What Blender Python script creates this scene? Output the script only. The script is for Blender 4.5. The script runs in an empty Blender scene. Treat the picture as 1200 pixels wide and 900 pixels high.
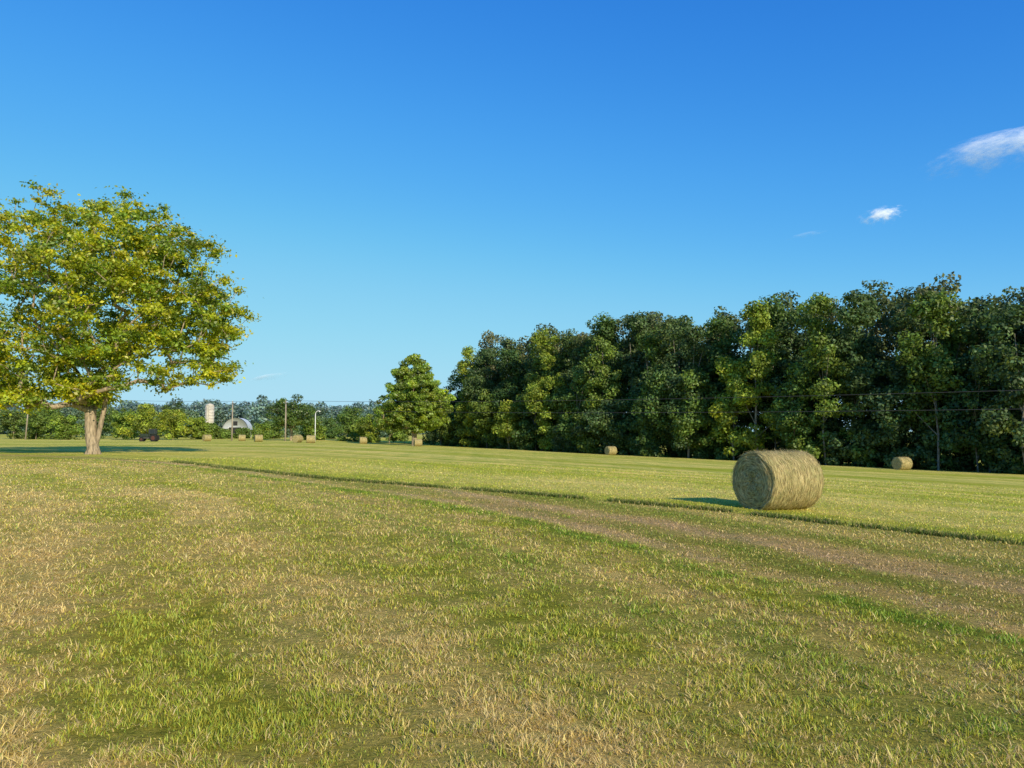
import bpy, math, numpy as np
from mathutils import Vector
rng = np.random.default_rng(7)
scene = bpy.context.scene

# ------------------------------------------------------------ helpers
_tab = np.random.default_rng(3).random((256, 256))
def noise2(x, y, s=1.0, o=0):
    x = np.asarray(x, float)/s + 31.7*o; y = np.asarray(y, float)/s + 17.3*o
    xi = np.floor(x).astype(int); yi = np.floor(y).astype(int)
    fx = x-xi; fy = y-yi
    fx = fx*fx*(3-2*fx); fy = fy*fy*(3-2*fy)
    a = _tab[xi & 255, yi & 255]; b = _tab[(xi+1) & 255, yi & 255]
    c = _tab[xi & 255, (yi+1) & 255]; d = _tab[(xi+1) & 255, (yi+1) & 255]
    return (a*(1-fx)+b*fx)*(1-fy)+(c*(1-fx)+d*fx)*fy
def fbm(x, y, s, o=0):
    return (noise2(x, y, s, o)+.5*noise2(x, y, s/2.1, o+1)+.25*noise2(x, y, s/4.3, o+2))/1.75
def sstep(a, b, x):
    t = np.clip((x-a)/(b-a), 0, 1); return t*t*(3-2*t)
def softmax_(a, b, k):
    return .5*(a+b+np.sqrt((a-b)**2+k*k))
def softmin_(a, b, k):
    return .5*(a+b-np.sqrt((a-b)**2+k*k))

def terrain(x, y):
    x = np.asarray(x, float); y = np.asarray(y, float)
    yp = np.clip(y, 0, None)
    ye = yp*yp/(yp+12.0)
    ye = softmin_(ye, 185.0, 12)
    L = -(2+.27*np.clip(y, 0, 200))
    xe = softmax_(x, L, 4.0); xe = softmin_(xe, 62.0, 6)
    z = -.038*xe - .0187*ye
    z += (fbm(x, y, 9.0, 5)-.5)*.12*sstep(3, 14, np.hypot(x, y))
    return z
Z = lambda x, y: float(terrain(np.array([x]), np.array([y]))[0])

def build_mesh(name, verts, faces_n, loops, mat=None, col=None, smooth=False, parent=None):
    """faces_n: loop count per face, loops: flat indices"""
    me = bpy.data.meshes.new(name)
    verts = np.asarray(verts, np.float32)
    loops = np.asarray(loops, np.int32).ravel(); faces_n = np.asarray(faces_n, np.int32)
    me.vertices.add(len(verts)); me.vertices.foreach_set("co", verts.ravel())
    me.loops.add(len(loops)); me.loops.foreach_set("vertex_index", loops)
    me.polygons.add(len(faces_n))
    st = np.zeros(len(faces_n), np.int32); st[1:] = np.cumsum(faces_n)[:-1]
    me.polygons.foreach_set("loop_start", st)
    me.polygons.foreach_set("loop_total", faces_n)
    if smooth: me.polygons.foreach_set("use_smooth", np.ones(len(faces_n), bool))
    me.update(calc_edges=True)
    if col is not None:
        a = me.color_attributes.new("Col", 'FLOAT_COLOR', 'POINT')
        c = np.ones((len(verts), 4), np.float32); c[:, :3] = col
        a.data.foreach_set("color", c.ravel())
    ob = bpy.data.objects.new(name, me)
    scene.collection.objects.link(ob)
    if mat: me.materials.append(mat)
    if parent: ob.parent = parent
    return ob
def empty(name, loc=(0, 0, 0), rotz=0):
    e = bpy.data.objects.new(name, None); scene.collection.objects.link(e)
    e.location = loc; e.rotation_euler = (0, 0, rotz); return e

# ------------------------------------------------------------ materials
def newmat(name):
    m = bpy.data.materials.new(name); m.use_nodes = True
    nt = m.node_tree; nt.nodes.clear(); return m, nt
def leaf_material(name, transl=.35, gloss=.04):
    m, nt = newmat(name); N = nt.nodes; Lk = nt.links
    at = N.new('ShaderNodeAttribute'); at.attribute_name = "Col"
    d = N.new('ShaderNodeBsdfDiffuse'); t = N.new('ShaderNodeBsdfTranslucent')
    g = N.new('ShaderNodeBsdfGlossy'); g.inputs['Roughness'].default_value = .5
    g.inputs['Color'].default_value = (1, 1, 1, 1)
    Lk.new(at.outputs['Color'], d.inputs['Color'])
    mul = N.new('ShaderNodeMix'); mul.data_type = 'RGBA'; mul.blend_type = 'MULTIPLY'; mul.inputs[0].default_value = 1
    mul.inputs[7].default_value = (1.3, 1.3, .6, 1)
    Lk.new(at.outputs['Color'], mul.inputs[6]); Lk.new(mul.outputs[2], t.inputs['Color'])
    mx = N.new('ShaderNodeMixShader'); mx.inputs[0].default_value = transl
    Lk.new(d.outputs[0], mx.inputs[1]); Lk.new(t.outputs[0], mx.inputs[2])
    mg = N.new('ShaderNodeMixShader'); mg.inputs[0].default_value = gloss
    Lk.new(mx.outputs[0], mg.inputs[1]); Lk.new(g.outputs[0], mg.inputs[2])
    o = N.new('ShaderNodeOutputMaterial'); Lk.new(mg.outputs[0], o.inputs[0]); return m
def simple_mat(name, c1, c2=None, scale=5, rough=.8, bump=0.0, metallic=0, stretch=(1, 1, 1)):
    m, nt = newmat(name); N = nt.nodes; Lk = nt.links
    p = N.new('ShaderNodeBsdfPrincipled'); p.inputs['Roughness'].default_value = rough
    p.inputs['Metallic'].default_value = metallic
    if 'Specular IOR Level' in p.inputs: p.inputs['Specular IOR Level'].default_value = .25
    tc = N.new('ShaderNodeTexCoord'); mp = N.new('ShaderNodeMapping'); mp.inputs['Scale'].default_value = stretch
    nz = N.new('ShaderNodeTexNoise'); nz.inputs['Scale'].default_value = scale; nz.inputs['Detail'].default_value = 6
    Lk.new(tc.outputs['Object'], mp.inputs[0]); Lk.new(mp.outputs[0], nz.inputs['Vector'])
    r = N.new('ShaderNodeValToRGB'); r.color_ramp.elements[0].position = .35; r.color_ramp.elements[1].position = .65
    c2 = c2 or tuple(v*.75 for v in c1)
    r.color_ramp.elements[0].color = (*c2, 1); r.color_ramp.elements[1].color = (*c1, 1)
    Lk.new(nz.outputs['Fac'], r.inputs[0]); Lk.new(r.outputs[0], p.inputs['Base Color'])
    if bump:
        b = N.new('ShaderNodeBump'); b.inputs['Strength'].default_value = bump; b.inputs['Distance'].default_value = .05
        Lk.new(nz.outputs['Fac'], b.inputs['Height']); Lk.new(b.outputs[0], p.inputs['Normal'])
    o = N.new('ShaderNodeOutputMaterial'); Lk.new(p.outputs[0], o.inputs[0]); return m
M_leaf = leaf_material("foliage_leaves", .45, .04)
M_leaf_far = leaf_material("forest_leaves", .25, .02)
M_grass = leaf_material("grass_blades", .3, .02)
M_bark = simple_mat("bark", (.46, .36, .24), (.19, .15, .10), 9, .9, .8, stretch=(1, 1, .25))

# ------------------------------------------------------------ field layout
TRACK = [(9, -1), (6.5, 3), (4.5, 6.5), (2.54, 9.6), (.62, 13.5), (-3.7, 20.3), (-10.5, 28.5), (-18, 37), (-30, 47), (-52, 58), (-120, 80)]
HAY = [(20, -3), (14, 6), (9.2, 13.6), (5.4, 18.5), (0, 22.6), (-6.0, 26.2), (-11.8, 31.5), (-17.5, 38.8), (-29, 49.5), (-50, 62), (-120, 86)]
def sdist(P, x, y):
    best = np.full(x.shape, 1e9); sg = np.zeros(x.shape)
    for i in range(len(P)-1):
        ax, ay = P[i]; bx, by = P[i+1]; dx, dy = bx-ax, by-ay; l2 = dx*dx+dy*dy
        lo = -50 if i == 0 else 0; hi = 50 if i == len(P)-2 else 1
        t = np.clip(((x-ax)*dx+(y-ay)*dy)/l2, lo, hi)
        d = np.hypot(x-ax-t*dx, y-ay-t*dy); cr = dx*(y-ay)-dy*(x-ax)
        m = d < best; best = np.where(m, d, best); sg = np.where(m, -np.sign(cr), sg)
    return best*sg
def lerp(a, b, t): return a*(1-t[:, None])+b*t[:, None]
def field(x, y):
    s = sdist(TRACK, x, y)+(fbm(x, y, 1.6, 9)-.5)*.6+(fbm(x, y, .4, 10)-.5)*.35; h = sdist(HAY, x, y)+(fbm(x, y, .9, 12)-.5)*.3
    n = len(x)
    G = np.tile([.375, .385, .05], (n, 1)); S = np.tile([.92, .68, .265], (n, 1))
    along = -x*.5+y*.86
    # lawn: mown swaths parallel to the track (about 1.5 m wide), broken up by patches
    st1 = noise2(s, along*.05, .55, 21); st2 = noise2(s, along*.03, 2.2, 24)
    swath = np.sin(s*2*np.pi/2.9+(fbm(x, y, 5, 26)-.5)*2.0)
    f = .60+(fbm(x, y, 2.4, 30)-.5)*.7+(st1-.5)*.5+(st2-.5)*.6+swath*.2+(fbm(x, y, .45, 40)-.5)*.8
    f += .10*sstep(0, 6, x+2-.2*y)*(1-sstep(-1.5, -.8, s))
    # between the track and the hay field
    inr = sstep(.2, .9, s)*(1-sstep(-.45, -.15, h))
    p1 = noise2(s, along*.10, .7, 50)*.55+fbm(x, y, 1.3, 51)*.45
    band = sstep(.2, .8, s)*(1-sstep(2.6, 5.2, s))
    brown = inr*band*sstep(.3, .65, p1)*.75
    brown2 = sstep(-1.7, -1.15, s)*(1-sstep(-.75, -.3, s))*sstep(.3, .65, fbm(x, y, 1.1, 55))*.8
    rut = sstep(.3, .5, s)*(1-sstep(.8, 1.2, s))*(1-sstep(-.4, 0, h))*sstep(.3, .65, fbm(x, y, .9, 57))
    rut2 = np.exp(-((s-2.5)/.3)**2)*inr
    G = lerp(G, np.array([[.29, .29, .055]]), inr)
    f = f*(1-inr)+inr*(.45+(p1-.5)*.9)
    green = np.exp(-(s/.36)**2)+.75*np.exp(-((s+2.3)/.5)**2)*(1-sstep(14, 30, y))+.6*np.exp(-((s-1.6)/.35)**2)*sstep(.3, .6, fbm(x, y, 1.6, 59))+.6*np.exp(-((s-4.6)/.6)**2)
    green = green.clip(0, 1)*(1-sstep(-.4, 0, h))*(.5+.5*sstep(.3, .55, fbm(x, y, .8, 58)))
    G = lerp(G, np.array([[.22, .31, .035]]), green)
    f = f*(1-.85*green)
    S = lerp(S, np.array([[.58, .40, .20]]), np.clip(brown+brown2*.6, 0, 1))
    f = np.clip(f+.4*brown*(1-green)+.35*brown2, 0, 1)
    rr = np.clip(rut*.6+rut2*.45, 0, 1)
    S = lerp(S, np.array([[.78, .55, .31]]), rr); f = np.clip(f+.4*rr, 0, 1)
    # hay field
    hf = sstep(-.2, .2, h)
    row = noise2(h, along*.04, 1.5, 60); row2 = noise2(h, along*.02, 5.0, 63)
    fh = .50+(fbm(x, y, 6, 62)-.5)*.5+(row-.5)*.8+(row2-.5)*.6+(fbm(x, y, .7, 66)-.5)*.5
    f = f*(1-hf)+fh*hf
    G = lerp(G, np.array([[.44, .46, .055]]), hf); S = lerp(S, np.array([[.92, .74, .25]]), hf)
    edge = np.exp(-((h+.08)/.19)**2)*(.4+.6*sstep(.3, .5, fbm(x, y, .8, 90)))  # dark green strip painted in for the shadow of the mown step
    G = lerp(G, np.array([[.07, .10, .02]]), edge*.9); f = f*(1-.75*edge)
    return np.clip(f, .04, .96), G, S, s, h

# ------------------------------------------------------------ ground
n = 700
t = np.linspace(-1, 1, n); gx = 3*np.sinh(7.4*t); gy = 9+3*np.sinh(7.4*t)
X, Y = np.meshgrid(gx, gy); X = X.ravel(); Y = Y.ravel()
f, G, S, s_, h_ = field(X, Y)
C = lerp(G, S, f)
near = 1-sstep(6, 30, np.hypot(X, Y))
C = C*(1-near[:, None]*np.array([.22, .27, .30]))     # thatch and soil, plus shade painted in between the real blades
far = sstep(250, 900, np.hypot(X, Y))
C = lerp(C, np.array([[.22, .27, .09]]), far)
idx = np.arange(n*n).reshape(n, n)
q = np.stack([idx[:-1, :-1], idx[:-1, 1:], idx[1:, 1:], idx[1:, :-1]], -1).reshape(-1, 4)
m, nt = newmat("field_ground"); N = nt.nodes; Lk = nt.links
at = N.new('ShaderNodeAttribute'); at.attribute_name = "Col"
tc = N.new('ShaderNodeTexCoord')
def nz(scale, det=4, rough=.6, rot=None, st=None):
    z = N.new('ShaderNodeTexNoise'); z.inputs['Scale'].default_value = scale; z.inputs['Detail'].default_value = det
    z.inputs['Roughness'].default_value = rough
    if st:
        mp = N.new('ShaderNodeMapping'); mp.inputs['Rotation'].default_value = (0, 0, rot); mp.inputs['Scale'].default_value = st
        Lk.new(tc.outputs['Object'], mp.inputs[0]); Lk.new(mp.outputs[0], z.inputs['Vector'])
    else: Lk.new(tc.outputs['Object'], z.inputs['Vector'])
    return z
def ramp(src, a, b, pa=.3, pb=.7):
    r = N.new('ShaderNodeValToRGB'); r.color_ramp.elements[0].position = pa; r.color_ramp.elements[1].position = pb
    r.color_ramp.elements[0].color = (*a, 1); r.color_ramp.elements[1].color = (*b, 1); Lk.new(src.outputs['Fac'], r.inputs[0]); return r
def mulc(a, b):
    x = N.new('ShaderNodeMix'); x.data_type = 'RGBA'; x.blend_type = 'MULTIPLY'; x.inputs[0].default_value = 1
    Lk.new(a, x.inputs[6]); Lk.new(b, x.inputs[7]); return x.outputs[2]
n1 = nz(38, 5, .7); n2 = nz(3.0, 8, .75); n3 = nz(.35, 6, .65); n4 = nz(.9, 6, .7, math.radians(-30), (1, .07, 1)); n5 = nz(11, 6, .8)
c = mulc(at.outputs['Color'], ramp(n1, (.5, .52, .5), (1.35, 1.32, 1.3)).outputs[0])
c = mulc(c, ramp(n5, (.68, .76, .66), (1.25, 1.18, 1.2)).outputs[0])
c = mulc(c, ramp(n2, (.70, .82, .70), (1.22, 1.13, 1.15)).outputs[0])
c = mulc(c, ramp(n3, (.86, .95, .85), (1.12, 1.05, 1.1)).outputs[0])
c = mulc(c, ramp(n4, (.76, .87, .74), (1.2, 1.12, 1.12)).outputs[0])
d = N.new('ShaderNodeBsdfDiffuse'); Lk.new(c, d.inputs['Color'])
b = N.new('ShaderNodeBump'); b.inputs['Strength'].default_value = .8; b.inputs['Distance'].default_value = .03
Lk.new(n1.outputs['Fac'], b.inputs['Height'])
b2 = N.new('ShaderNodeBump'); b2.inputs['Strength'].default_value = .6; b2.inputs['Distance'].default_value = .25
Lk.new(n2.outputs['Fac'], b2.inputs['Height']); Lk.new(b.outputs[0], b2.inputs['Normal']); Lk.new(b2.outputs[0], d.inputs['Normal'])
o = N.new('ShaderNodeOutputMaterial'); Lk.new(d.outputs[0], o.inputs[0])
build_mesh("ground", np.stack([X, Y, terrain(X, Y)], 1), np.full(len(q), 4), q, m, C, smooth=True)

# ------------------------------------------------------------ grass blades
def blades(x, y, hgt, wid, lean, col):
    n = len(x); z = terrain(x, y)
    az = rng.random(n)*2*np.pi; wz = az+np.pi/2+rng.normal(0, .7, n)
    wx, wy = np.cos(wz)*wid/2, np.sin(wz)*wid/2
    lx, ly = np.cos(az), np.sin(az)
    cu = rng.uniform(-.1, .55, n)
    m_h = hgt*.5*np.cos(lean); m_l = hgt*.5*np.sin(lean)
    t_h = m_h+hgt*.5*np.cos(lean+cu); t_l = m_l+hgt*.5*np.sin(lean+cu)
    P = np.empty((n, 5, 3)); zb = z-.004
    P[:, 0] = np.stack([x-wx, y-wy, zb], 1); P[:, 1] = np.stack([x+wx, y+wy, zb], 1)
    P[:, 2] = np.stack([x+lx*m_l+wx*.8, y+ly*m_l+wy*.8, z+m_h], 1)
    P[:, 3] = np.stack([x+lx*m_l-wx*.8, y+ly*m_l-wy*.8, z+m_h], 1)
    P[:, 4] = np.stack([x+lx*t_l, y+ly*t_l, z+np.maximum(t_h, .006)], 1)
    base = (np.arange(n)*5)[:, None]
    L = base+np.array([[0, 1, 2, 3, 3, 2, 4]])
    fn = np.tile([4, 3], n)
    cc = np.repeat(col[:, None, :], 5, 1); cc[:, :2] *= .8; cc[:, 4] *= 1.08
    return P.reshape(-1, 3), fn, L.ravel(), cc.reshape(-1, 3)
def grass_colors(x, y):
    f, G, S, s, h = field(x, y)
    st = rng.random(len(x)) < f
    v = rng.uniform(.55, 1.6, len(x))[:, None]
    g = G*v*np.array([1.05, 1.05, 1]); g[:, 0] *= rng.uniform(.75, 1.25, len(x))
    sc = np.minimum(S*rng.uniform(.4, 1.2, len(x))[:, None], .95); sc[:, 2] *= rng.uniform(.7, 1.3, len(x))
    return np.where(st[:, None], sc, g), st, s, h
NB = 720000
r = 2.3*np.exp(rng.random(NB)*math.log(50/2.3)); a = rng.uniform(-.78, .78, NB)
bx = r*np.sin(a); by = r*np.cos(a)
cl = fbm(bx, by, .13, 80); keep = rng.random(NB) < (.2+1.25*sstep(.36, .58, cl))
bx, by, r = bx[keep], by[keep], r[keep]
cl = cl[keep]
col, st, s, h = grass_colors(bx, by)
hh = rng.uniform(.015, .044, len(bx))*(.5+1.0*sstep(.35, .7, cl))*np.where(h > 0, .8, 1)
brownz = (s > .3) & (h < -.2) & (s < 4.5)
hh *= np.where(brownz, .7, 1.0)*(1+.08*np.log(r/2.3))
ww = .0038*(r/3.5)**.85*rng.uniform(.6, 1.4, len(bx))
ln = np.where(st, rng.uniform(.5, 1.5, len(bx)), rng.uniform(.1, 1.2, len(bx)))
hh = np.where(st, hh*1.35, hh)
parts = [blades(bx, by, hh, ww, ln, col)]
# taller grass fringe along the hay edge, coloured dark as its shadow line
NE = 44000
pts = np.array(HAY[1:8], float); seg = np.diff(pts, axis=0); L_ = np.hypot(*seg.T); k = rng.choice(len(seg), NE, p=L_/L_.sum())
tt = rng.random(NE); ex = pts[k, 0]+seg[k, 0]*tt; ey = pts[k, 1]+seg[k, 1]*tt
ex += rng.normal(0, .11, len(ex)); ey += rng.normal(0, .11, len(ex))
kk = rng.random(len(ex)) < sstep(.25, .55, fbm(ex, ey, .8, 90)); ex, ey = ex[kk], ey[kk]
ec = np.where(rng.random((len(ex), 1)) < .22, np.array([[.44, .36, .14]]), np.array([[.11, .16, .025]]))*rng.uniform(.6, 1.4, (len(ex), 1))
parts.append(blades(ex, ey, rng.uniform(.05, .15, len(ex)), np.full(len(ex), .016), rng.uniform(.1, 1, len(ex)), ec))
V = []; F = []; Lp = []; CC = []; off = 0
for p in parts:
    V.append(p[0]); F.append(p[1]); Lp.append(p[2]+off); CC.append(p[3]); off += len(p[0])
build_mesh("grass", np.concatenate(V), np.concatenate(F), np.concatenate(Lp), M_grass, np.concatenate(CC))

# ------------------------------------------------------------ trees
class Acc:
    def __init__(s): s.v = []; s.c = []; s.n = 0; s.bv = []; s.bl = []; s.bn = 0
    def leaves(s, P, Nn, size, col):
        n = len(P); Nn = Nn/np.linalg.norm(Nn, axis=1, keepdims=True)
        r = rng.normal(size=(n, 3)); a = np.cross(Nn, r); a /= np.linalg.norm(a, axis=1, keepdims=True)+1e-9
        b = np.cross(Nn, a); a *= (size*.62)[:, None]; b *= (size*.38)[:, None]
        bend = Nn*(size*.12)[:, None]
        q = np.stack([P-a, P-b+bend, P+a, P+b+bend], 1)
        s.v.append(q.reshape(-1, 3)); s.c.append(np.repeat(col, 4, 0)); s.n += n
    def tube(s, p0, p1, r0, r1, k=6):
        d = p1-p0; l = np.linalg.norm(d)
        if l < 1e-6: return
        d = d/l; u = np.cross(d, [0.3, 1, .1]); u /= np.linalg.norm(u); w = np.cross(d, u)
        an = np.arange(k)*2*np.pi/k; ring = np.cos(an)[:, None]*u+np.sin(an)[:, None]*w
        s.bv.append(p0-d*r0*.2+ring*r0); s.bv.append(p1+d*r1*.2+ring*r1)
        i = np.arange(k); j = (i+1) % k
        s.bl.append(np.stack([i, j, j+k, i+k], 1)+s.bn); s.bn += 2*k
    def finish(s, name, leafmat, barkmat, empty_parent=None):
        root = empty_parent or empty(name)
        if s.n:
            V = np.concatenate(s.v)
            build_mesh("crown_leaves", V, np.full(s.n, 4), np.arange(len(V)), leafmat, np.concatenate(s.c), parent=root)
        if s.bn:
            q = np.concatenate(s.bl)
            build_mesh("trunk_and_limbs", np.concatenate(s.bv), np.full(len(q), 4), q, barkmat, smooth=True, parent=root)
        return root

def clump_leaves(acc, C, R, per, size, tint, zflat=.7, var=.22, up=.35, yellow=None, outw=.9, soft=False):
    n = len(C); per_i = np.maximum((per*(R/np.mean(R))**2).astype(int), 3)
    id_ = np.repeat(np.arange(n), per_i); m = len(id_)
    d = rng.normal(size=(m, 3)); d /= np.linalg.norm(d, axis=1, keepdims=True)
    rad = R[id_]*((.35+.75*rng.random(m)**.6) if not soft else np.abs(rng.normal(0, .62, m)+.25))
    P = C[id_]+d*rad[:, None]*np.array([1, 1, zflat])
    Nn = d*outw+rng.normal(size=(m, 3))*.5+np.array([0, 0, up])
    cv = (1+rng.normal(0, var, n)).clip(.5, 1.6)
    col = tint[None, :]*cv[id_][:, None]*rng.uniform(.7, 1.35, (m, 1))
    col = col*np.stack([rng.uniform(.85, 1.15, m), np.ones(m), rng.uniform(.7, 1.2, m)], 1)
    if yellow is not None:
        ym = (rng.random(n) < yellow)[id_] & (rng.random(m) < .6)
        col[ym] = col[ym]*np.array([1.3, 1.1, .8])
    acc.leaves(P, Nn, size*rng.uniform(.6, 1.35, m), col)

def skeleton(acc, init, clumps, trunkR, wig=.25, steps=3, minr=.03, sides=6):
    """init: list of (pos,parent). Greedy attachment of each clump to the nearest lower limb node."""
    nodes = [np.array(p, float) for p, _ in init]; par = [q for _, q in init]
    base = nodes[min(len(nodes)-1, 3)]
    order = np.argsort(np.linalg.norm(clumps-base, axis=1))
    tips = []
    for ci in order:
        c = clumps[ci]; A = np.array(nodes[3:]); dv = c-A
        dist = np.linalg.norm(dv, axis=1)+np.where(dv[:, 2] < .1, 2.5*np.abs(dv[:, 2])+1.2, 0)
        j = int(np.argmin(dist))+3; p0 = nodes[j]; last = j
        st = max(1, min(steps, int(dist[j-3]/.8)))
        for k in range(1, st+1):
            t = k/st; p = p0*(1-t)+c*t
            p = p+np.array([0, 0, .1])*math.sin(math.pi*t)*np.linalg.norm(c-p0)
            if k < st: p = p+rng.normal(0, wig*.5, 3)
            nodes.append(p); par.append(last); last = len(nodes)-1
        tips.append(last)
    cnt = np.zeros(len(nodes))
    for tt in tips: cnt[tt] = 1
    for i in range(len(nodes)-1, 0, -1):
        if par[i] is not None: cnt[par[i]] += cnt[i]
    cnt = np.maximum(cnt, .6)
    rad = np.maximum(trunkR*np.sqrt(cnt/max(cnt[0], 1)), minr)
    for i in range(1, len(nodes)):
        p = par[i]
        acc.tube(nodes[p], nodes[i], min(rad[p], rad[i]*1.25), rad[i], sides if rad[i] < .2 else 12)

def lobes_to_clumps(lobes, n, inner=.5):
    lb = np.array(lobes, float); w = lb[:, 3]**2; k = rng.choice(len(lb), n, p=w/w.sum())
    d = rng.normal(size=(n, 3)); d /= np.linalg.norm(d, axis=1, keepdims=True)
    rr = inner+(1-inner)*rng.random(n)**.7
    return lb[k, :3]+d*(rr*lb[k, 3])[:, None]*np.array([1, 1, .9])

# --- big tree on the left
def big_tree():
    bx, by = -30.9, 55.0; b = np.array([bx, by, Z(bx, by)])
    lobes = [(-4.6, 0, 15.0, 4.9), (1.7, 1, 14.8, 4.6), (6.1, -1, 12.6, 3.9), (-8.3, 1, 11.4, 4.6), (7.6, .5, 7.6, 3.0), (-4, -3, 8.6, 4.0), (-1.2, 0, 15.6, 3.6), (3.8, 0, 14.0, 3.6),
             (2.6, -3.5, 9.3, 3.8), (0, 4, 11, 5.0), (-3, 4.5, 9.5, 4.2), (5.2, 4, 9.8, 3.8), (.5, -4.6, 13, 3.6), (-6.6, -1, 6.0, 2.6), (8.5, 0, 10.4, 2.8), (.2, -1, 6.0, 2.6),
             (-9.5, -1, 8, 3.2), (4.5, -1, 6.6, 2.6), (-3, -1, 5.6, 2.5), (9, 0, 5.8, 1.8), (-1.2, -.5, 4.7, 1.5), (-8.5, 0, 5, 2.2), (-3.4, -1.4, 4.6, 2.0), (-5.8, 0, 4.5, 1.7), (1.9, -1.6, 5.0, 1.7), (-1.0, 1.8, 4.6, 1.6)]
    lobes = [(l[0], l[1], l[2]*1.07-.3, l[3]) for l in lobes]
    cl = lobes_to_clumps(lobes, 1250, .35)
    cl = cl[(cl[:, 2] > 2.9)]
    gaps = rng.normal(size=(24, 3))*np.array([6.0, 4, 3.6])+np.array([-.3, 0, 10.5])
    dd = np.min(np.linalg.norm(cl[:, None]-gaps[None], axis=2), axis=1); cl = cl[dd > 1.1]
    acc = Acc()
    init = [((0, 0, -.3), None), ((0, 0, .3), 0), ((-.22, 0, 1.3), 1), ((-.38, .1, 3.2), 2), ((-.75, 0, 5.2), 3), ((-1.4, .2, 7.4), 4), ((-2.1, .2, 9.6), 5), ((-3.1, .1, 12.2), 6),
            ((.26, .1, 1.3), 1), ((.58, .2, 3.3), 8), ((.95, 0, 5.3), 9), ((1.3, .2, 7.6), 10), ((1.7, 0, 10), 11), ((1.9, .3, 12.5), 12), ((2.6, .3, 7.4), 10), ((4.4, .2, 9.8), 14), ((-2.2, -.3, 7.4), 4), ((-4.6, -.2, 9.8), 16)]
    skeleton(acc, init, cl, .43, .3, 4, .02, 6)
    for a in np.linspace(0, 6.28, 8)[:-1]:   # root flare
        acc.tube(np.array([math.cos(a)*.58, math.sin(a)*.58, -.25]), np.array([math.cos(a)*.2, math.sin(a)*.2, .6]), .11, .14, 7)
    R = rng.uniform(.5, 1.05, len(cl))
    h1 = rng.random(len(cl)) < .58
    clump_leaves(acc, cl[h1], R[h1], 130, .20, np.array([.42, .455, .022]), .5, .18, .5, .3, .4, True)
    clump_leaves(acc, cl[~h1], R[~h1], 130, .20, np.array([.23, .32, .026]), .5, .18, .5, .12, .4, True)
    root = acc.finish("shade_tree", M_leaf, M_bark); root.location = b
big_tree()

# --- medium round tree
def round_tree(name, x, y, lobes, ncl, per, size, tint, trunkR, Rr=(.8, 1.5), yellow=.1, trunk_h=3, mat=M_leaf):
    acc = Acc(); cl = lobes_to_clumps(lobes, ncl, .5); top = max(l[2] for l in lobes)
    init = [((0, 0, -.3), None), ((0, 0, .5), 0), ((.05, 0, trunk_h*.6), 1), ((0, .1, trunk_h), 2), ((.2, 0, (trunk_h+top)/2), 3), ((0, 0, top), 4)]
    skeleton(acc, init, cl, trunkR, .3, 3, .04)
    clump_leaves(acc, cl, rng.uniform(Rr[0], Rr[1], len(cl)), per, size, np.array(tint), .65, .22, .4, yellow, .6)
    r = acc.finish(name, mat, M_bark); r.location = (x, y, Z(x, y)); return r
round_tree("maple_tree", -21.3, 162, [(-.5, 0, 15.6, 4.4), (-1, 1, 12, 5.6), (3.0, -1, 9.5, 5.2), (-3.5, 0, 8, 5), (5, 0, 6.5, 4), (-5.0, 0, 6, 3.6), (1, -3, 10.5, 5), (0, 0, 6, 4.5), (1.5, 0, 13, 4.3), (-2, -2, 14, 3.5), (2, -2, 6, 3.5)], 420, 120, .40, (.24, .33, .04), .55, Rr=(.7, 1.2), yellow=.12)
round_tree("walnut_tree", -57, 192, [(0, 0, 8, 3.8), (-3, 0, 6.5, 3), (3.2, 0, 6.3, 3), (0, -2, 5, 3)], 90, 90, .42, (.11, .18, .035), .35)

# --- woods
def auto_lobes(Hh, Rr, low):
    L = []
    k = rng.integers(6, 9)
    for i in range(k):
        tt = (i+.5)/k; z = low+(Hh-low)*tt
        prof = math.sin(math.pi*min(1, .25+.66*tt))**.6
        rr = Rr*prof*rng.uniform(.5, .72)
        a = rng.random()*6.28; of = Rr*prof*.42
        L.append((math.cos(a)*of, math.sin(a)*of, min(z, Hh-rr*.85), rr))
    L.append((0, 0, Hh-Rr*.5, Rr*.55)); L.append((0, 0, (Hh+low)/2, Rr*.7))
    return L
def add_tree(acc, x, y, Hh, Rr, low, ncl, per, size, tint, Rc, yellow=.05, trunk=True, zf=.75):
    z = Z(x, y); o = np.array([x, y, z]); cl = lobes_to_clumps(auto_lobes(Hh, Rr, low), ncl, .55)+o
    clump_leaves(acc, cl, rng.uniform(Rc*.7, Rc*1.3, ncl), per, size, np.array(tint), zf, .2, .35, yellow, .65)
    if trunk:
        lean = rng.normal(0, .35, 2); p = o+np.array([0, 0, -.3]); r0 = .007*Hh*rng.uniform(.6, 1.2)+.04
        for kk in range(1, 5):
            q_ = o+np.array([lean[0]*kk*.5+rng.normal(0, .15), lean[1]*kk*.5, Hh*.8*kk/4]); acc.tube(p, q_, r0*(1-.2*(kk-1)), r0*(1-.2*kk), 7); p = q_
        for kk in range(7):
            c = cl[rng.integers(ncl)]; hh_ = (c[2]-z)*.55
            if hh_ > 1.0: acc.tube(o+np.array([lean[0]*hh_/Hh*2, lean[1]*hh_/Hh*2, hh_]), c, .08, .03, 5)
PAL = [(.085, .15, .040), (.105, .175, .040), (.135, .205, .040), (.065, .125, .038), (.105, .155, .05), (.16, .23, .042), (.085, .14, .05)]
PB = [(.155, .175, .075), (.115, .155, .06), (.165, .17, .075), (.105, .145, .056)]
acc = Acc()
D = np.array([-.588, .809]); A = np.array([.809, .588]); F0 = np.array([56.0, 88.0])
rows = [(0, 4.6), (5.0, 5.2), (11., 6.0), (18, 6.8), (26, 8)]
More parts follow.
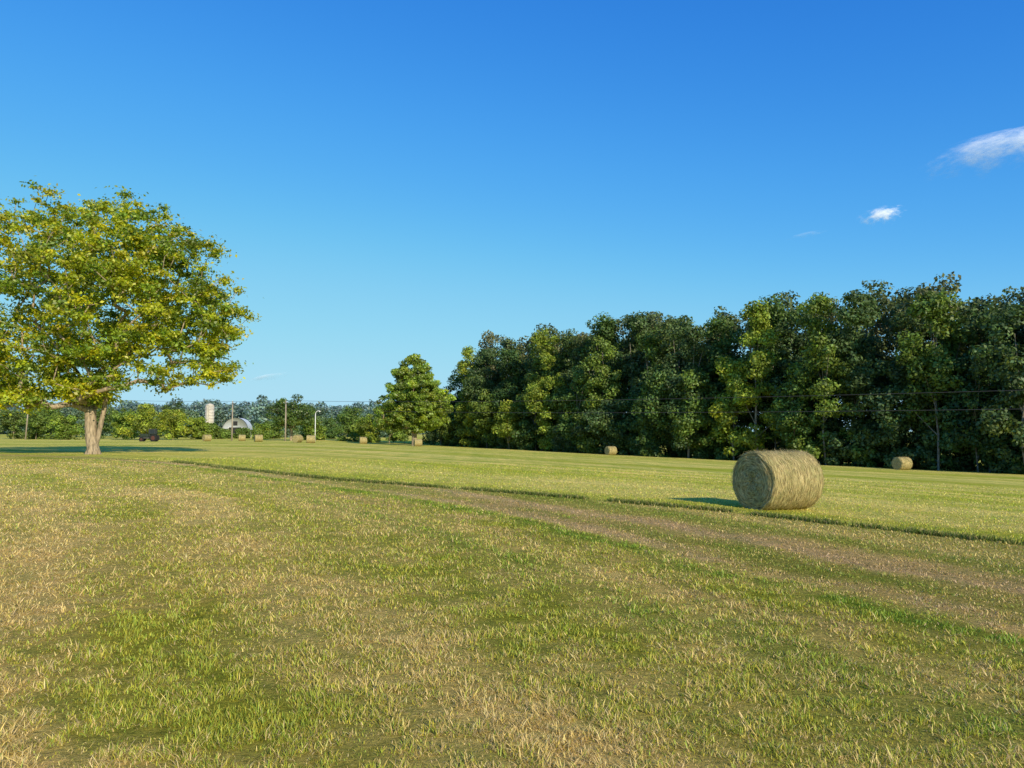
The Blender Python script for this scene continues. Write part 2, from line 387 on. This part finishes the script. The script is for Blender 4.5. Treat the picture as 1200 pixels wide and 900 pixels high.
for ri, (off_, sp) in enumerate(rows):
    s0 = -68+ri*2.1
    while s0 < 126-ri*1.5:
        s0 += sp*rng.uniform(.6, 1.4)
        p = F0+D*s0+A*(off_+rng.uniform(-2.2, 1.6))
        Hb = 26.0+2.4*float(sstep(20, 75, s0))-5.5*float(sstep(108, 128, s0))+2.6*(float(noise2(s0, 0., 14., 7))-.5)
        if ri == 0:
            Hh = Hb*rng.choice([.35, .45, .58, .68, .78, .88]); tint = PAL[rng.integers(len(PAL))]; yl = .3 if rng.random() < .25 else .05
            if rng.random() < .22: tint = (.24, .31, .042)
            add_tree(acc, p[0], p[1], Hh, rng.uniform(3.4, 5.2), rng.uniform(.8, 2.6), 66, 118, .38, tint, 1.2, yl, trunk=rng.random() < .55)
        elif ri == 1:
            Hh = Hb*rng.uniform(.72, .97); tint = PAL[rng.integers(len(PAL))]
            add_tree(acc, p[0], p[1], Hh, rng.uniform(4.2, 5.4), 3.0, 70, 100, .42, tint, 1.35)
        else:
            Hh = Hb*rng.uniform(.88, 1.07); tint = PB[rng.integers(len(PB))]
            add_tree(acc, p[0], p[1], Hh, rng.uniform(4.2, 5.8), (6 if ri == 2 else 3), 62, 75, .46, tint, 1.4, trunk=ri < 3)
# understorey
for i in range(240):
    s0 = rng.uniform(-70, 126); p = F0+D*s0+A*rng.uniform(-1.2, 11)
    Hh = rng.uniform(1.2, 6)
    add_tree(acc, p[0], p[1], Hh, Hh*.45+.6, .3, 14, 75, .34, PAL[rng.integers(len(PAL))], .8, trunk=False)
acc.finish("woods", M_leaf_far, simple_mat("woods_bark", (.28, .25, .20), (.13, .115, .09), 3, .9))

# --- distant tree line behind the farm
acc = Acc()
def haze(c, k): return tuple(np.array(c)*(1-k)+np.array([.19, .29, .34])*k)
for i in range(130):           # far wooded rise
    y = rng.uniform(430, 560); x = rng.uniform(-.85, -.0)*y
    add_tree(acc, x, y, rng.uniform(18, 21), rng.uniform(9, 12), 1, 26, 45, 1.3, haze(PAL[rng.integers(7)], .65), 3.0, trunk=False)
for i in range(64):            # nearer hedgerow
    y = rng.uniform(265, 330); x = rng.uniform(-.80, -.17)*y
    if -.42 < x/y < -.33: continue
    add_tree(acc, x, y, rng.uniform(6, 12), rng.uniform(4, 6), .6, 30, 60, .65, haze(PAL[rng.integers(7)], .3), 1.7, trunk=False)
for (u, y, H_, R_, tint) in [(-.49, 200, 9.5, 5.5, (.26, .32, .04)), (-.455, 205, 8.2, 5, (.28, .34, .04)), (-.425, 212, 6, 4.5, (.22, .29, .04)), (-.52, 212, 8.5, 5, (.18, .26, .04)),
                             (-.56, 225, 11, 5, (.13, .20, .045)), (-.27, 205, 5.5, 3.5, (.17, .25, .04)), (-.215, 205, 9.5, 4.5, (.13, .21, .045)), (-.19, 198, 8.5, 4.4, (.20, .27, .04)), (-.165, 195, 11, 5, (.16, .24, .04)),
                             (-.24, 235, 6, 4, (.10, .17, .045)), (-.145, 205, 13, 5.5, (.13, .20, .045)), (-.12, 208, 14, 5, (.11, .18, .045)), (-.62, 225, 10, 5, (.13, .21, .045)), (-.67, 225, 9, 5, (.13, .19, .045)),
                             (-.335, 215, 4.0, 3, (.17, .25, .04)), (-.41, 225, 4.6, 3.5, (.16, .23, .04)), (-.32, 230, 5.5, 3.5, (.13, .2, .045)), (-.455, 235, 12, 5, (.12, .19, .045)),
                             (-.385, 232, 2.6, 2.6, (.15, .23, .04)), (-.362, 236, 3.0, 2.8, (.13, .2, .04)), (-.60, 205, 7, 4.5, (.18, .26, .04)), (-.64, 215, 8, 4.5, (.15, .22, .04))]:
    add_tree(acc, u*y, y, H_, R_, .5, 60, 90, .42, tint, 1.1 if H_ > 3.5 else .8, .15)
acc.finish("distant_trees", M_leaf_far, M_bark)

# ------------------------------------------------------------ hay bales
def bale_mat():
    m, nt = newmat("hay"); N = nt.nodes; Lk = nt.links
    tc = N.new('ShaderNodeTexCoord'); sx = N.new('ShaderNodeSeparateXYZ'); Lk.new(tc.outputs['Object'], sx.inputs[0])
    def mth(op, a, b=None):
        x = N.new('ShaderNodeMath'); x.operation = op
        for i, v in enumerate((a, b)):
            if v is None: continue
            if isinstance(v, (int, float)): x.inputs[i].default_value = v
            else: Lk.new(v, x.inputs[i])
        return x.outputs[0]
    r = mth('SQRT', mth('ADD', mth('MULTIPLY', sx.outputs[1], sx.outputs[1]), mth('MULTIPLY', sx.outputs[2], sx.outputs[2])))
    an = mth('ARCTAN2', sx.outputs[1], sx.outputs[2])
    q = mth('ADD', mth('MULTIPLY', r, 24.), mth('MULTIPLY', sx.outputs[0], 30.))
    cv = N.new('ShaderNodeCombineXYZ'); Lk.new(q, cv.inputs[0]); Lk.new(mth('MULTIPLY', an, 3.), cv.inputs[1])
    z1 = N.new('ShaderNodeTexNoise'); z1.inputs['Scale'].default_value = 1.0; z1.inputs['Detail'].default_value = 6; z1.inputs['Roughness'].default_value = .65; Lk.new(cv.outputs[0], z1.inputs['Vector'])
    z2 = N.new('ShaderNodeTexNoise'); z2.inputs['Scale'].default_value = 5; z2.inputs['Detail'].default_value = 5; Lk.new(tc.outputs['Object'], z2.inputs['Vector'])
    r1 = N.new('ShaderNodeValToRGB'); e = r1.color_ramp.elements; e[0].position = .34; e[1].position = .64
    e[0].color = (.14, .10, .045, 1); e[1].color = (.66, .56, .29, 1); e3 = e.new(.48); e3.color = (.39, .32, .155, 1)
    r2 = N.new('ShaderNodeValToRGB'); e = r2.color_ramp.elements; e[0].position = .35; e[1].position = .7; e[0].color = (.68, .74, .62, 1); e[1].color = (1.1, 1.05, 1, 1)
    Lk.new(z1.outputs['Fac'], r1.inputs[0]); Lk.new(z2.outputs['Fac'], r2.inputs[0])
    mx = N.new('ShaderNodeMix'); mx.data_type = 'RGBA'; mx.blend_type = 'MULTIPLY'; mx.inputs[0].default_value = 1
    Lk.new(r1.outputs[0], mx.inputs[6]); Lk.new(r2.outputs[0], mx.inputs[7])
    d = N.new('ShaderNodeBsdfDiffuse'); Lk.new(mx.outputs[2], d.inputs[0])
    b = N.new('ShaderNodeBump'); b.inputs['Strength'].default_value = 1; b.inputs['Distance'].default_value = .05; Lk.new(z1.outputs['Fac'], b.inputs['Height']); Lk.new(b.outputs[0], d.inputs['Normal'])
    o = N.new('ShaderNodeOutputMaterial'); Lk.new(d.outputs[0], o.inputs[0]); return m
M_hay = bale_mat()
def hay_bale(x, y, rot, Rb=.78, Lb=1.7, straws=9000, sw=.006):
    root = empty("hay_bale", (x, y, Z(x, y)+Rb*.955), rot)
    prof = [(-Lb/2+.02, 0.0)]
    for rr in np.linspace(.04, Rb-.07, 16): prof.append((-Lb/2+.012*math.sin(rr*19)-.01, rr))
    for k in range(6): a = k/5*math.pi/2; prof.append((-Lb/2+.07-.07*math.cos(a), Rb-.07+.07*math.sin(a)))
    for xx in np.linspace(-Lb/2+.1, Lb/2-.1, 26): prof.append((xx, Rb))
    left = prof[1:23]; prof += [(-p_[0], p_[1]) for p_ in reversed(left)]; prof.append((Lb/2-.02, 0))
    prof = np.array(prof); K = 120; m_ = len(prof)
    an = np.arange(K)*2*np.pi/K; XX = np.repeat(prof[:, 0], K); RR = np.repeat(prof[:, 1], K); AA = np.tile(an, m_)
    nzv = fbm(XX*3+10, np.abs(AA-np.pi)*2+5, .9, 100)-.5
    rr = RR*(1+.05*nzv); xx = XX+(RR < Rb-.02)*(fbm(RR*3, np.abs(AA-np.pi)*3, 1., 110)-.5)*.06*np.sign(XX)
    rr *= 1+.012*np.sin(XX*60)*(RR > Rb-.02)
    vy = rr*np.sin(AA); vz = rr*np.cos(AA); vz = np.where(vz < -Rb*.95, -Rb*.955-.01, vz); vz *= np.where(vz > 0, .98, 1)
    i = np.arange(m_-1)[:, None]*K; j = np.arange(K)[None]; j2 = (j+1) % K
    q_ = np.stack([i+j, i+j2, i+K+j2, i+K+j], -1).reshape(-1, 4)
    build_mesh("hay_roll", np.stack([xx, vy, vz], 1), np.full(len(q_), 4), q_, M_hay, smooth=True, parent=root)
    n_ = straws; side = rng.random(n_) < .6
    a = rng.random(n_)*2*np.pi; ra = Rb*np.sqrt(rng.random(n_))
    ra = np.where(side, Rb*1.0, ra); ax = np.where(side, rng.uniform(-Lb/2+.03, Lb/2-.03, n_), np.where(rng.random(n_) < .5, -1, 1)*(Lb/2-.005))
    P = np.stack([ax, ra*np.sin(a), ra*np.cos(a)], 1)
    T = np.stack([np.zeros(n_), np.cos(a), -np.sin(a)], 1)
    O = np.where(side[:, None], np.stack([np.zeros(n_), np.sin(a), np.cos(a)], 1), np.stack([np.sign(ax), np.zeros(n_), np.zeros(n_)], 1))
    T = T*np.where(rng.random(n_) < .5, 1, -1)[:, None]+rng.normal(0, .22, (n_, 3))+O*rng.uniform(.0, .16, n_)[:, None]
    T /= np.linalg.norm(T, axis=1, keepdims=True); ln = rng.uniform(.05, .14, n_)[:, None]
    W = np.cross(T, O); W /= np.linalg.norm(W, axis=1, keepdims=True)+1e-6; W *= sw/2
    P = P+O*.004; E = P+T*ln; lim = E[:, 2] > -Rb*.96
    q4 = np.stack([P-W, P+W, E+W*.5, E-W*.5], 1)[lim]
    col = np.array([[.58, .48, .24]])*rng.uniform(.35, 1.3, (len(q4), 1))
    build_mesh("loose_straw", q4.reshape(-1, 3), np.full(len(q4), 4), np.arange(len(q4)*4), M_grass, np.repeat(col, 4, 0), parent=root)
hay_bale(7.1, 20.0, math.radians(25), .79, 1.75)
for (x, y, r_) in [(45.5, 87, 20), (17.1, 129, 30), (-39.2, 145, 15), (-43.2, 150, 70), (-54.5, 160, 30), (-70.5, 172, 50), (-33, 165, 20), (-19.6, 155, 20), (-66, 182, 20)]:
    hay_bale(x, y, math.radians(r_), .77, 1.6, 1500, .02)

# ------------------------------------------------------------ box / cylinder helpers
import bmesh
def box(name, c, s, mat, parent, rot=(0, 0, 0), bev=.03):
    bm = bmesh.new(); bmesh.ops.create_cube(bm, size=1); bmesh.ops.scale(bm, vec=s, verts=bm.verts)
    if bev: bmesh.ops.bevel(bm, geom=bm.edges[:], offset=bev, segments=2, affect='EDGES')
    me = bpy.data.meshes.new(name); bm.to_mesh(me); bm.free(); ob = bpy.data.objects.new(name, me); scene.collection.objects.link(ob)
    ob.location = c; ob.rotation_euler = rot; ob.parent = parent; me.materials.append(mat); return ob
def cyl(name, c, r1, r2, h, mat, parent, rot=(0, 0, 0), seg=24, bev=0):
    bm = bmesh.new(); bmesh.ops.create_cone(bm, cap_ends=True, segments=seg, radius1=r1, radius2=r2, depth=h)
    if bev: bmesh.ops.bevel(bm, geom=[e for e in bm.edges if abs(e.verts[0].co.z-e.verts[1].co.z) < 1e-5], offset=bev, segments=3, affect='EDGES')
    me = bpy.data.meshes.new(name); bm.to_mesh(me); bm.free(); ob = bpy.data.objects.new(name, me); scene.collection.objects.link(ob)
    for p_ in me.polygons: p_.use_smooth = len(p_.vertices) == 4
    ob.location = c; ob.rotation_euler = rot; ob.parent = parent; me.materials.append(mat); return ob

M_pole = simple_mat("weathered_wood", (.42, .36, .28), (.25, .2, .15), 6, .9, stretch=(1, 1, .1))
M_wire = simple_mat("wire", (.06, .06, .065)); M_white = simple_mat("white_metal", (.8, .8, .78), (.68, .68, .66), 1.2, .5)
M_dark = simple_mat("dark_opening", (.03, .03, .03)); M_conc = simple_mat("concrete_staves", (.62, .57, .48), (.45, .41, .34), 2, .9)
M_tire = simple_mat("rubber", (.02, .02, .02)); M_red = simple_mat("dull_green_paint", (.03, .045, .03), (.02, .03, .02), 4, .6)
M_rim = simple_mat("rusty_red_rim", (.12, .04, .03), (.06, .03, .02), 4, .7)
M_glass = simple_mat("cab_glass", (.03, .04, .045), None, 3, .3); M_grey = simple_mat("grey_paint", (.07, .07, .07), None, 4, .6)

# barn with arched roof
bn = empty("arched_roof_barn", (-97.5, 262, Z(-97.5, 262)-.2), math.radians(14))
W2, wl, Ht, Lb = 4.2, 2.9, 7.3, 15.0
prof = [(-W2, 0), (-W2, wl)]+[(-W2*1.04*math.cos(a), wl+(Ht-wl)*math.sin(a)) for a in np.linspace(.0, math.pi, 17)]+[(W2, wl), (W2, 0)]
pv = np.array(prof); k = len(pv)
def arch(name, prof, y0, y1, mat, caps):
    v = np.concatenate([np.column_stack([prof[:, 0], np.full(len(prof), y0), prof[:, 1]]), np.column_stack([prof[:, 0], np.full(len(prof), y1), prof[:, 1]])])
    k = len(prof); F_ = []; L2 = []
    for i in range(k-1): F_.append(4); L2 += [i, i+1, i+1+k, i+k]
    if caps: F_.append(k); L2 += list(range(k)); F_.append(k); L2 += list(range(2*k-1, k-1, -1))
    return build_mesh(name, v, F_, L2, mat, parent=bn)
arch("walls", pv*np.array([.97, .97]), 0, Lb, simple_mat("barn_boards", (.42, .44, .45), (.34, .36, .36), 2, .8), True)
arch("roof", pv[2:-2], -.4, Lb+.4, M_white, False)
box("sliding_door", (0, -.06, 1.9), (4.2, .1, 3.8), M_dark, bn, bev=.01); box("loft_door", (0, -.06, 5.2), (1.4, .1, 1.5), M_dark, bn, bev=.01)
for sx_ in (-2.2, 2.2): box("door_post", (sx_, -.1, 1.95), (.16, .14, 3.9), M_white, bn, bev=.01)
for sx_ in (-3.3, 3.3): box("window", (sx_, -.06, 2.2), (.9, .1, 1.1), M_dark, bn, bev=.01)
# silo
si = empty("silo", (-104.2, 256, Z(-104.2, 256)-.2))
cyl("barrel", (0, 0, 5.6), 1.5, 1.5, 11.2, M_conc, si)
for k in range(11): cyl("hoop", (0, 0, .6+k*1.02), 1.53, 1.53, .07, M_grey, si)
cyl("cap", (0, 0, 11.45), 1.56, 1.1, .5, M_conc, si); cyl("cap_top", (0, 0, 11.86), 1.1, .2, .32, M_conc, si); box("chute", (0, -1.65, 5.8), (.7, .5, 10.2), M_conc, si)

# utility poles + lines
def pole(x, y, top, lean=0, arm=True, name="utility_pole"):
    z = Z(x, y); e = empty(name, (x, y, z)); e.rotation_euler = (0, lean, 0); h = top-z
    cyl("shaft", (0, 0, h/2-.3), .19, .13, h+.6, M_pole, e, seg=12)
    if arm:
        box("crossarm", (0, -.14, h-.5), (2.0, .1, .12), M_pole, e, rot=(0, 0, math.radians(-45)), bev=.01)
        for sx_ in (-.65, 0, .65):
            cyl("insulator", (sx_, -.14-sx_, h-.36 if sx_ else h+.1), .05, .04, .16, M_white, e, seg=8)
    return np.array([x, y, top])
a_ = pole(-53, 174, 8.3); b_ = pole(-70, 186, 8.6); c_ = pole(-134, 205, 11.0, math.radians(3)); e_ = pole(72, 55.5, 5.6)
yl = empty("yard_light", (-45.5, 172, Z(-45.5, 172)))
cyl("post", (0, 0, 3.2), .11, .08, 6.6, M_white, yl, seg=10)
for k in range(5):
    a0 = k/5*1.6; cyl("arm", (.75-.75*math.cos(a0+.16), 0, 6.4+.75*math.sin(a0+.16)), .06, .06, .28, M_white, yl, rot=(0, a0+.16, 0), seg=8)
cyl("lamp_head", (.95, 0, 7.05), .28, .12, .22, M_white, yl, seg=12)
wires = Acc()
def wire(p, q_, sag, r_=.03):
    prev = None
    for t_ in np.linspace(0, 1, 25):
        v = p*(1-t_)+q_*t_-np.array([0, 0, sag*4*t_*(1-t_)])
        if prev is not None: wires.tube(prev, v, r_, r_, 4)
        prev = v
for dz, o_ in ((0, 0), (-1.9, 0)):
    for p, q_, sg in ((a_, e_, .9), (a_, b_, .2), (b_, c_, .6)):
        wire(p+np.array([o_, 0, dz]), q_+np.array([o_, 0, dz]), sg)
q_ = np.concatenate(wires.bl); build_mesh("power_lines", np.concatenate(wires.bv), np.full(len(q_), 4), q_, M_wire)

# tractor parked by the shrubs
tx, ty = -80, 165; tr = empty("tractor", (tx, ty, Z(tx, ty)), math.radians(8))
box("hood", (-1.3, 0, 1.35), (1.9, .8, .75), M_red, tr, bev=.1); box("grille", (-2.27, 0, 1.3), (.08, .7, .65), M_dark, tr)
box("chassis", (-.6, 0, .85), (3.2, .5, .4), M_grey, tr); box("cab_lower", (.35, 0, 1.45), (1.3, 1.3, .7), M_red, tr, bev=.06)
box("cab_glazing", (.35, 0, 2.2), (1.2, 1.22, .85), M_glass, tr, bev=.04); box("cab_roof", (.35, 0, 2.72), (1.5, 1.5, .16), M_grey, tr, bev=.06)
for sx_ in (-.28, .98):
    for sy_ in (-.63, .63): box("cab_pillar", (sx_, sy_, 2.2), (.09, .09, .95), M_grey, tr, bev=.01)
for sy_ in (-.85, .85):
    cyl("rear_tire", (.7, sy_, .8), .8, .8, .42, M_tire, tr, rot=(math.pi/2, 0, 0), seg=32, bev=.08); cyl("rear_rim", (.7, sy_*1.02, .8), .42, .42, .42, M_rim, tr, rot=(math.pi/2, 0, 0))
    cyl("front_tire", (-1.8, sy_*.85, .5), .5, .5, .28, M_tire, tr, rot=(math.pi/2, 0, 0), seg=28, bev=.06); cyl("front_rim", (-1.8, sy_*.87, .5), .25, .25, .28, M_rim, tr, rot=(math.pi/2, 0, 0))
    box("fender", (.7, sy_, 1.66), (1.3, .46, .08), M_red, tr)
cyl("exhaust", (-1.1, .3, 2.1), .05, .05, .9, M_dark, tr, seg=10)

# ------------------------------------------------------------ clouds
def cloud(loc, w, hgt, seed, dens, soft=.95):
    K = 32; u = np.linspace(-1, 1, K); U, Vv = np.meshgrid(u, u); U = U.ravel(); Vv = Vv.ravel()
    r2 = U*U+Vv*Vv; v = np.stack([U*w/2, .15*w*r2, Vv*hgt/2], 1)
    i = np.arange(K*K).reshape(K, K); q_ = np.stack([i[:-1, :-1], i[:-1, 1:], i[1:, 1:], i[1:, :-1]], -1).reshape(-1, 4)
    m, nt = newmat("cloud_vapour"); N = nt.nodes; Lk = nt.links
    tc = N.new('ShaderNodeTexCoord')
    mp = N.new('ShaderNodeMapping'); mp.inputs['Scale'].default_value = (2/w, 0, 2/hgt); Lk.new(tc.outputs['Object'], mp.inputs[0])
    ln_ = N.new('ShaderNodeVectorMath'); ln_.operation = 'LENGTH'; Lk.new(mp.outputs[0], ln_.inputs[0])
    m2 = N.new('ShaderNodeMapping'); m2.inputs['Scale'].default_value = (4.6/w, 4.6/w, 4.6/hgt*.75); m2.inputs['Location'].default_value = (seed, seed, 0); m2.inputs['Rotation'].default_value = (0, .5, 0)
    Lk.new(tc.outputs['Object'], m2.inputs[0]); nz_ = N.new('ShaderNodeTexNoise'); nz_.inputs['Scale'].default_value = 1.5; nz_.inputs['Detail'].default_value = 9; nz_.inputs['Roughness'].default_value = .68
    Lk.new(m2.outputs[0], nz_.inputs['Vector'])
    s1 = N.new('ShaderNodeMath'); s1.operation = 'SUBTRACT'; s1.inputs[0].default_value = .5+dens*.2; Lk.new(ln_.outputs['Value'], s1.inputs[1])
    s1m = N.new('ShaderNodeMath'); s1m.operation = 'MULTIPLY'; s1m.inputs[1].default_value = .55; Lk.new(s1.outputs[0], s1m.inputs[0])
    s2 = N.new('ShaderNodeMath'); s2.operation = 'ADD'; Lk.new(s1m.outputs[0], s2.inputs[0]); Lk.new(nz_.outputs['Fac'], s2.inputs[1])
    mr = N.new('ShaderNodeMapRange'); mr.interpolation_type = 'SMOOTHSTEP'; mr.inputs[1].default_value = .45; mr.inputs[2].default_value = soft; mr.inputs[4].default_value = dens
    Lk.new(s2.outputs[0], mr.inputs[0])
    df = N.new('ShaderNodeBsdfDiffuse'); df.inputs[0].default_value = (.85, .87, .9, 1); tp = N.new('ShaderNodeBsdfTransparent')
    mx = N.new('ShaderNodeMixShader'); Lk.new(mr.outputs[0], mx.inputs[0]); Lk.new(tp.outputs[0], mx.inputs[1]); Lk.new(df.outputs[0], mx.inputs[2])
    o = N.new('ShaderNodeOutputMaterial'); Lk.new(mx.outputs[0], o.inputs[0])
    ob = build_mesh("cloud", v, np.full(len(q_), 4), q_, m, smooth=True); ob.location = loc; ob.rotation_euler = (math.radians(-15), math.radians(-8), math.radians(-20))
cloud((1365, 2000, 800), 560, 170, 3.1, .85, 1.12)
cloud((1012, 2000, 592), 165, 76, 7.7, .9, 1.0)
cloud((-1337, 4000, 290), 420, 60, 12.3, .35)
cloud((800, 2000, 535), 170, 30, 15.3, .15)

# ------------------------------------------------------------ light, sky
el = math.radians(25); to_sun = Vector((.50*math.cos(el), -.866*math.cos(el), math.sin(el)))
sun = bpy.data.lights.new("sun", 'SUN'); sun.energy = 5.0; sun.angle = math.radians(.5); sun.color = (1, .88, .66)
so = bpy.data.objects.new("sun", sun); scene.collection.objects.link(so); so.rotation_euler = (-to_sun).to_track_quat('-Z', 'Y').to_euler(); so.location = (20, -30, 30)
w = bpy.data.worlds.new("World"); scene.world = w; w.use_nodes = True; nt = w.node_tree; N = nt.nodes; Lk = nt.links; N.clear()
sky = N.new('ShaderNodeTexSky'); sky.sky_type = 'NISHITA'; sky.sun_disc = False; sky.sun_elevation = el; sky.sun_rotation = math.radians(150)
sky.air_density = 1.0; sky.dust_density = .3; sky.ozone_density = 2.5; sky.altitude = 100
sc = N.new('ShaderNodeVectorMath'); sc.operation = 'SCALE'; sc.inputs['Scale'].default_value = .15*.7
cvn = N.new('ShaderNodeRGBCurve'); mp_ = cvn.mapping
def setc(i, pts_):
    c_ = mp_.curves[i]
    c_.points[0].location = pts_[0]; c_.points[1].location = pts_[-1]
    for p_ in pts_[1:-1]: c_.points.new(*p_)
k_ = .7
setc(0, [(0, 0), (.07*k_, .008), (.12*k_, .022), (.25*k_, .085), (.55*k_, .27), (1, .45)])
setc(1, [(0, 0), (.17*k_, .138), (.28*k_, .25), (.45*k_, .41), (.75*k_, .61), (1, .74)])
setc(2, [(0, 0), (.40*k_, .66), (.55*k_, .79), (.72*k_, .87), (1.0*k_, .89), (1, .89)])
mp_.update()
sc2 = N.new('ShaderNodeVectorMath'); sc2.operation = 'SCALE'; sc2.inputs['Scale'].default_value = 1/.15
bg = N.new('ShaderNodeBackground'); bg.inputs['Strength'].default_value = .15; o = N.new('ShaderNodeOutputWorld')
Lk.new(sky.outputs[0], sc.inputs[0]); Lk.new(sc.outputs[0], cvn.inputs['Color']); Lk.new(cvn.outputs[0], sc2.inputs[0]); Lk.new(sc2.outputs[0], bg.inputs[0]); Lk.new(bg.outputs[0], o.inputs[0])

# ------------------------------------------------------------ camera
cd = bpy.data.cameras.new("camera"); cd.sensor_width = 36; cd.lens = 26.1; cd.clip_end = 12000; cd.clip_start = .05
co = bpy.data.objects.new("camera", cd); scene.collection.objects.link(co)
co.location = (0, 0, 1.65+Z(0, 0)); co.rotation_euler = (math.radians(90+3.486), 0, 0); scene.camera = co
scene.view_settings.view_transform = 'Standard'; scene.view_settings.look = 'None'; scene.view_settings.exposure = 0; scene.view_settings.gamma = 1
